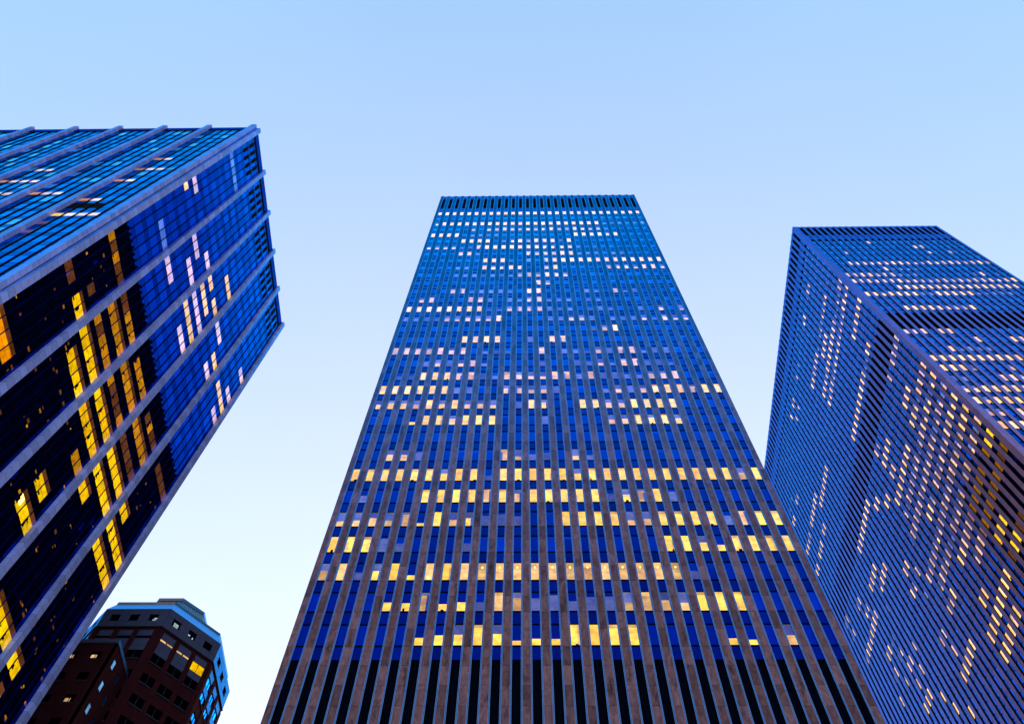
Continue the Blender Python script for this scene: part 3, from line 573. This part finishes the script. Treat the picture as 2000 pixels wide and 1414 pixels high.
for b in range(5):
    e = 31.67 + b * FS + FD; mw = (FS - FD) / 5
    for i in range(5):
        for k in range(-12, 21): allw.append((b, i, k, e + i * mw, e + (i + 1) * mw, ls, 'side'))
near = sorted([w for w in allw if w[2] >= -7], key=lambda w: (w[3]) ** 2 * 1.0 + (LZ + w[2] * LF_) ** 2 + (-2500 if (w[0], w[1], w[2]) in codes else 0))
own = set((w[0], w[1], w[2]) for w in near[:100])
wr = MB(); sr = MB()
for (b, i, k, u0, u1, f_, _) in allw:
    z0 = LZ + k * LF_; one = (b, i, k) in own; m_ = MB() if one else wr
    c = codes.get((b, i, k))
    a0, a1 = u0 + .05, u1 - .05
    if c in ('Y', 'G', 'O', 'P', 'L', 'g', 'd'):
        zc = z0 + 1.95 + rl.uniform(-.05, .05)
        mm = LM[c]
        if c == 'g' and rl.random() < .5: mm = 'lit_brown'
        m_.pane(f_, a0, a1, z0, zc, 0, mm)
        m_.pane(f_, a0, a1, zc, z0 + LWH, 0, 'lit_brown' if (c in 'YGO' and k < 5) else 'sheet_glass')
        if c in 'YGgO' and k < 5:
            zz = z0
            while zz < z0 + 1.5 and rl.random() < .75:      # things standing against the sill, seen against the bright ceiling
                hh = rl.uniform(.12, .4); m_.box(f_, a0, a1 if zz == z0 and rl.random() < .25 else a0 + rl.uniform(.1, .55), .004, .02, zz, min(zz + hh, z0 + 1.8) if zz > z0 else zz + hh * .4, 'black_metal'); zz += hh
            if rl.random() < .35: m_.box(f_, a0, a1, .004, .016, z0 + 1.0, z0 + 1.03, 'lit_brown')
    else:
        m_.pane(f_, a0, a1, z0, z0 + LWH, 0, 'sheet_glass')
        for q_ in range(rl.choice((0, 0, 0, 1, 1, 2)) if k < 4 else 0):      # a single lamp or a bit of lit ceiling in a dark room
            ww = rl.uniform(.15, .6); aa = rl.uniform(a0, a1 - ww); zz = z0 + rl.uniform(.2, 1.8)
            m_.pane(f_, aa, aa + ww, zz, zz + rl.uniform(.12, .5), .004, rl.choice(['lit_gold', 'lit_brown', 'lit_brown', 'lit_brown', 'lit_amber']))
    m_.box(f_, a0, a1, -.05, .012, z0 - .07, z0, 'black_metal'); m_.box(f_, a0, a1, -.05, .012, z0 + LWH, z0 + LWH + .06, 'black_metal')
    if (b, i, k) in ((2, 2, -4), (0, 0, 11), (4, 0, 11)): m_.pane(f_, a0 + .2, a0 + (1.0 if k < 0 else .6), z0 + .7, z0 + (1.9 if k < 0 else 1.2), .006, 'lamp_bulb')
    if one: m_.build('window', lt_, lt_)
    sr.pane(f_, a0, a1, z0 + LWH + .06, z0 + LF_ - .07, 0, 'sheet_spandrel')
wr.build('window', lt_, lt_, 'stuff'); sr.build('spandrel_panel', lt_, lt_, 'stuff')
wr = MB(); sr = MB()
fcodes = {}
for b, i, k, c in LEFT_FRONT: fcodes[(b, i, k)] = KIND[c]
for b in range(7):
    e = -56.98 - b * FFS if b else -57.0; mw = (FFS - .96) / 5
    for i in range(5):
        u1 = e - i * mw; u0 = u1 - mw; a0, a1 = u0 + .05, u1 - .05
        for k in range(-2, 21):
            z0 = LZ + k * LF_; c = fcodes.get((b, i, k)); m_ = wr
            if c:
                m_.pane(lf, a0, a1, z0, z0 + 1.5, 0, LM[c] if c != 'K' else 'black_metal'); m_.pane(lf, a0, a1, z0 + 1.5, z0 + LWH, 0, 'sheet_glass' if c != 'K' else 'black_metal')
            else: m_.pane(lf, a0, a1, z0, z0 + LWH, 0, 'sheet_glass' if rl.random() > .15 else 'sheet_blind')
            m_.box(lf, a0, a1, -.05, .012, z0 - .07, z0, 'black_metal'); m_.box(lf, a0, a1, -.05, .012, z0 + LWH, z0 + LWH + .06, 'black_metal')
            sr.pane(lf, a0, a1, z0 + LWH + .06, z0 + LF_ - .07, 0, 'sheet_spandrel')
wr.build('window', lt_, lt_, 'stuff'); sr.build('spandrel_panel', lt_, lt_, 'stuff')
ztop_s = LZ + 21 * LF_ - .07
for b in range(5):      # side mullions, one mesh each
    e = 31.67 + b * FS + FD; mw = (FS - FD) / 5
    for i in range(1, 5):
        m_ = MB(); m_.box(ls, e + i * mw - .055, e + i * mw + .055, -.1, .09, -EYE, 189.1, 'mullion_metal'); m_.build('mullion', lt_, lt_)
for b in range(7):
    e = -57.0 - b * FFS; mw = (FFS - .96) / 5
    for i in range(1, 5):
        m_ = MB(); m_.box(lf, e - i * mw - .11, e - i * mw + .11, -.1, .10, -EYE, 189.1, 'black_metal'); m_.build('mullion', lt_, lt_)
for b in range(5):      # louvre openings under the parapet
    e = 31.67 + b * FS + FD; mw = (FS - FD) / 5
    for i in range(1, 5):
        for (a, c_) in ((180.5, 183.3), (184.9, 187.7)):
            m_ = MB(); m_.box(ls, e + i * mw - .36, e + i * mw + .34, -.02, .10, a, c_, 'black_metal'); m_.build('vent_louvre', lt_, lt_)
m_ = MB()
m_.box(ls, 32.62, LYB - FD, -.5, -.05, 188.6, 189.5, 'black_metal'); m_.box(lf, LXB, -57.0, -.5, -.05, 188.6, 189.5, 'black_metal'); m_.build('shadow_gap', lt_, lt_)
m_ = MB(); m_.box(ls, 32.62, LYB - .02, -.5, .06, 189.5, LH, 'fascia_glass'); m_.box(lf, LXB, -57.0, -.5, .06, 189.5, LH, 'fascia_glass'); m_.build('parapet', lt_, lt_)
m_ = MB(); m_.box(WORLD, LXB, GX - .12, GY + .12, LYB - .03, -EYE, 189.4, 'dark_body'); m_.build('core', lt_, lt_)
m_ = MB(); m_.box(WORLD, LXB, GX - .5, GY + .5, LYB - .05, 189.4, LH - .3, 'roofing'); m_.build('roof', lt_, lt_)

# ------------------------------------------------------------------ 4. octagonal brick tower with its lower wing
OX = -56.0
ot = thing('apartment_tower', 'octagonal brown brick tower with pale metal crown, low beside the left tower', 'high-rise', (-64.8, 111.0, 0))
A_, B_, C_, D_ = (-70.2, 98.3), (-59.38, 98.3), (-52.12, 105.8), (-52.12, 116.4)
OCT = [A_, B_, C_, D_, (-59.38, 123.9), (-70.2, 123.9), (-77.5, 116.4), (-77.5, 105.8)]
cxo, cyo = -64.8, 111.1
def inset(k): return [(cxo + (x - cxo) * k, cyo + (y - cyo) * k) for x, y in OCT]
OZ = 120.0
m_ = MB(); m_.prism(inset(.975), -EYE, OZ - .3, 'dark_body', 'roofing'); m_.build('core', ot, ot)
ro = random.Random(41)
frs = []
for a in (0, 1, 2, 7):
    p0, p1 = OCT[a], OCT[(a + 1) % 8]; Lw = math.hypot(p1[0] - p0[0], p1[1] - p0[1]); U = ((p1[0] - p0[0]) / Lw, (p1[1] - p0[1]) / Lw)
    frs.append((frame(p0, U, (U[1], -U[0])), Lw, a))
OF_ = 4.22
for f_, Lw, a in frs:
    ct3 = [Lw * .5 - 3.2, Lw * .5, Lw * .5 + 3.2]
    m_ = MB()      # panelled top band with square openings
    zs = [115.7, 117.1, 118.6, OZ]
    us = [0.0]
    for c in ct3: us += [c - .75, c + .75]
    us.append(Lw)
    for iu in range(len(us) - 1):
        for iz in range(3):
            if iz == 1 and iu % 2 == 1: continue
            cuts = [us[iu], us[iu + 1]]
            if iu in (2, 4): cuts.insert(1, (us[iu] + us[iu + 1]) / 2)
            for q0, q1 in zip(cuts, cuts[1:]): m_.box(f_, q0 + .02, q1 - .02, -.3, 0, zs[iz] + .02, zs[iz + 1] - .02, 'cladding_panel')
    m_.box(f_, .02, Lw - .02, -.4, -.04, 115.72, 117.1, 'black_metal'); m_.box(f_, .02, Lw - .02, -.4, -.04, 118.6, OZ - .02, 'black_metal')
    m_.build('cornice_band', ot, ot)
    for n_, c in enumerate(ct3):
        m_ = MB(); m_.pane(f_, c - .75, c + .75, 117.1, 118.6, -.28, 'black_metal')
        if (a, n_) == (1, 0): m_.pane(f_, c - .35, c + .5, 117.35, 118.2, -.26, 'glint_cool')  # emissive panes paint reflected glints into the openings
        if (a, n_) == (0, 2): m_.pane(f_, c - .1, c + .5, 117.2, 117.7, -.26, 'glint_cool'); m_.pane(f_, c + .1, c + .65, 117.75, 118.05, -.26, 'glint_cool')
        if (a, n_) == (1, 1): m_.pane(f_, c - .6, c - .2, 117.6, 117.85, -.26, 'glint_cool'); m_.pane(f_, c + .25, c + .45, 117.15, 117.7, -.26, 'glint_cool')
        m_.build('attic_window', ot, ot)
    m_ = MB(); m_.box(f_, .05, Lw - .05, -.4, -.1, 114.9, 115.5, 'brown_brick'); m_.box(f_, 0, Lw, -.3, .12, 115.5, 115.68, 'sill_stone'); m_.build('ledge', ot, ot)
    m_ = MB()      # brick piers
    for q in [0] + [(ct3[0] + ct3[1]) / 2, (ct3[1] + ct3[2]) / 2] + [Lw]:
        w = .4 if 0 < q < Lw else .85
        u0, u1 = max(0, q - w), min(Lw, q + w); m_.box(f_, u0, u1, -.3, .1 if 0 < q < Lw else 0, -EYE, 114.9, 'brown_brick')
    m_.build('brick_pier', ot, ot)
    for k in range(14):
        z0 = 111.75 if k == 0 else 108.5 - (k - 1) * OF_
        for n_, c in enumerate(ct3):
            w = 1.19
            m_ = MB()
            warm = (a, k, n_) in ((1, 0, 2), (1, 6, 0), (2, 2, 1), (1, 9, 2))
            gm = 'lit_yellow' if (warm and a == 1) else ('lit_warm' if warm else ('bay_glass' if a != 2 else 'sky_boost_glass'))  # side-facing panes have a brighter sky reflection put into their colour
            hh = 1.85
            if k == 0 and a != 2 and not warm:
                m_.box(f_, c - w, c + w, -.25, -.1, z0, z0 + 1.3, 'cladding_panel')
                m_.pane(f_, c - w, c + w, z0 + 1.3, z0 + hh, -.2, 'black_metal')
                if a == 1: m_.pane(f_, c - w, c - .1, z0 + 1.4, z0 + 1.75, -.13, 'lit_warm'); m_.pane(f_, c + .1, c + w, z0 + 1.4, z0 + 1.75, -.13, 'lit_warm')
            else:
                m_.pane(f_, c - w, c - .04, z0, z0 + hh, -.2, gm); m_.pane(f_, c + .04, c + w, z0, z0 + hh, -.2, gm)
                m_.box(f_, c - .04, c + .04, -.25, -.12, z0, z0 + hh, 'sill_stone')
            if k: m_.box(f_, c - w, c + w, -.2, .1, z0 - .26, z0 - .02, 'sill_stone')
            m_.build('window', ot, ot)
            m_ = MB()
            z1 = 114.9 if k == 0 else (111.73 if k == 1 else z0 + OF_ - .28)
            m_.box(f_, c - 1.2, c + 1.2, -.3, -.06, z0 + hh, z1, 'cladding_panel' if k < 2 else 'brown_brick')
            m_.build('spandrel', ot, ot)
# crown: steep metal skirt, coping, ribbed cove and a small upper gallery
m_ = MB(); m_.taper(inset(1.0), inset(.915), OZ, 122.4, 'roof_metal'); m_.build('mansard', ot, ot)
m_ = MB(); m_.prism(inset(.912), 122.4, 123.1, 'roof_metal'); m_.quad([(x, y - .03, z + EYE) for x, y, z in ((inset(.912)[0][0], inset(.912)[0][1], 122.42), (inset(.912)[1][0], inset(.912)[1][1], 122.42), (inset(.912)[1][0], inset(.912)[1][1], 123.08), (inset(.912)[0][0], inset(.912)[0][1], 123.08))], 'tan_coping'); m_.build('coping', ot, ot)
GAL = [(-64.05, 101.3), (-59.9, 101.3), (-56.8, 104.3), (-56.8, 112.0), (-59.9, 115.0), (-64.05, 115.0), (-66.5, 112.0), (-66.5, 104.3)]
gx, gy = -61.6, 108.1
FOOT = [(-68.3, 100.4), (-59.9, 100.4), (-55.2, 105.3), (-55.2, 114.5), (-59.9, 119.5), (-68.3, 119.5), (-73.5, 114.5), (-73.5, 105.3)]
MID = [((a[0] * .7 + b[0] * .3), (a[1] * .7 + b[1] * .3)) for a, b in zip(GAL, FOOT)]
m_ = MB(); m_.taper(FOOT, MID, 123.1, 123.9, 'roof_metal'); m_.taper(MID, GAL, 123.9, 125.4, 'roof_metal'); m_.build('cove', ot, ot)
m_ = MB(); m_.prism([(gx + (x - gx) * 1.04, gy + (y - gy) * 1.04) for x, y in GAL], 125.4, 126.1, 'roof_metal'); m_.quad([(x, 100.98, z + EYE) for x, z in ((-64.1, 125.42), (-59.86, 125.42), (-59.86, 126.08), (-64.1, 126.08))], 'tan_coping'); m_.build('gallery', ot, ot)
m_ = MB()
for ia in (0, 1, 2):
    (x0, y0), (x1, y1) = MID[ia], MID[ia + 1]; (X0, Y0), (X1, Y1) = GAL[ia], GAL[ia + 1]
    for q in range(12):
        t = (q + .3) / 12; t2 = t + .035
        a0 = (x0 + (x1 - x0) * t, y0 + (y1 - y0) * t); a1 = (x0 + (x1 - x0) * t2, y0 + (y1 - y0) * t2)
        b0 = (X0 + (X1 - X0) * t, Y0 + (Y1 - Y0) * t); b1 = (X0 + (X1 - X0) * t2, Y0 + (Y1 - Y0) * t2)
        Ln = math.hypot(x1 - x0, y1 - y0); nx, ny = (y1 - y0) / Ln * .12, -(x1 - x0) / Ln * .12
        m_.taper([a0, (a0[0] + nx, a0[1] + ny), (a1[0] + nx, a1[1] + ny), a1], [b0, (b0[0] + nx, b0[1] + ny), (b1[0] + nx, b1[1] + ny), b1], 123.9, 125.38, 'pale_rib')
m_.build('cove_rib', ot, ot, 'stuff')
# the lower wing in front
WX1, WX0, WY0, WY1, WH = -60.6, -76.0, 91.65, 98.28, 105.05
m_ = MB(); m_.box(WORLD, WX0, WX1 - .32, WY0 + .32, WY1, -EYE, WH - .5, 'dark_body')
fw = frame((WX1, WY0), (-1, 0), (0, -1)); fe = frame((WX1, WY0), (0, 1), (1, 0))
m_.build('wing_core', ot, ot)
def wing_wall(f_, Lw, cs, w, h, name, warm):
    m_ = MB(); e = [0.0]
    for c in cs: e += [c - w, c + w]
    e.append(Lw)
    for iu in range(0, len(e), 2): m_.box(f_, e[iu], e[iu + 1], -.31, 0, -EYE, WH - 1.0, 'brown_brick')
    for k in range(12):
        zt = 102.5 - k * 4.22
        for c in cs: m_.box(f_, c - w, c + w, -.31, -.003, zt if k == 0 else zt, (WH - 1.0) if k == 0 else zt + 4.22 - h, 'brown_brick')
    m_.box(f_, 0, Lw, -.31, .1, WH - 1.0, WH - .75, 'sill_stone'); m_.box(f_, 0, Lw, -.31, .03, WH - .75, WH, 'cladding_panel')
    m_.build('wing_wall', ot, ot)
    for k in range(12):
        zt = 102.5 - k * 4.22
        for n_, c in enumerate(cs):
            m_ = MB(); z0 = zt - h
            m_.pane(f_, c - w, c + w, z0, zt, -.2 if f_ is fw else -.04, 'bay_glass' if f_ is fw else ('glow_blue' if n_ == 0 and k < 5 else 'sky_boost_glass'))  # upper first-column panes emit blue; other side panes have sky reflection boosted in colour
            if (k, n_) in warm and f_ is fw:
                m_.pane(f_, c - w * .2, c + w * .8, z0 + h * .25, zt - h * .35, -.19, 'lit_warm')
            m_.box(f_, c - .04, c + .04, -.2, -.12, z0, zt, 'black_metal')
            m_.box(f_, c - w, c + w, -.2, .08, z0 - .2, z0 - .01, 'sill_stone')
            m_.build('wing_window', ot, ot)
wing_wall(fw, WX1 - WX0, [2.25, 5.65, 9.05, 12.45], .8, 1.55, 'front', ((0, 0), (0, 1), (2, 0)))
wing_wall(fe, WY1 - WY0, [1.95, 4.6], .38, 1.6, 'side', ())
print('objects', len(scene.objects))
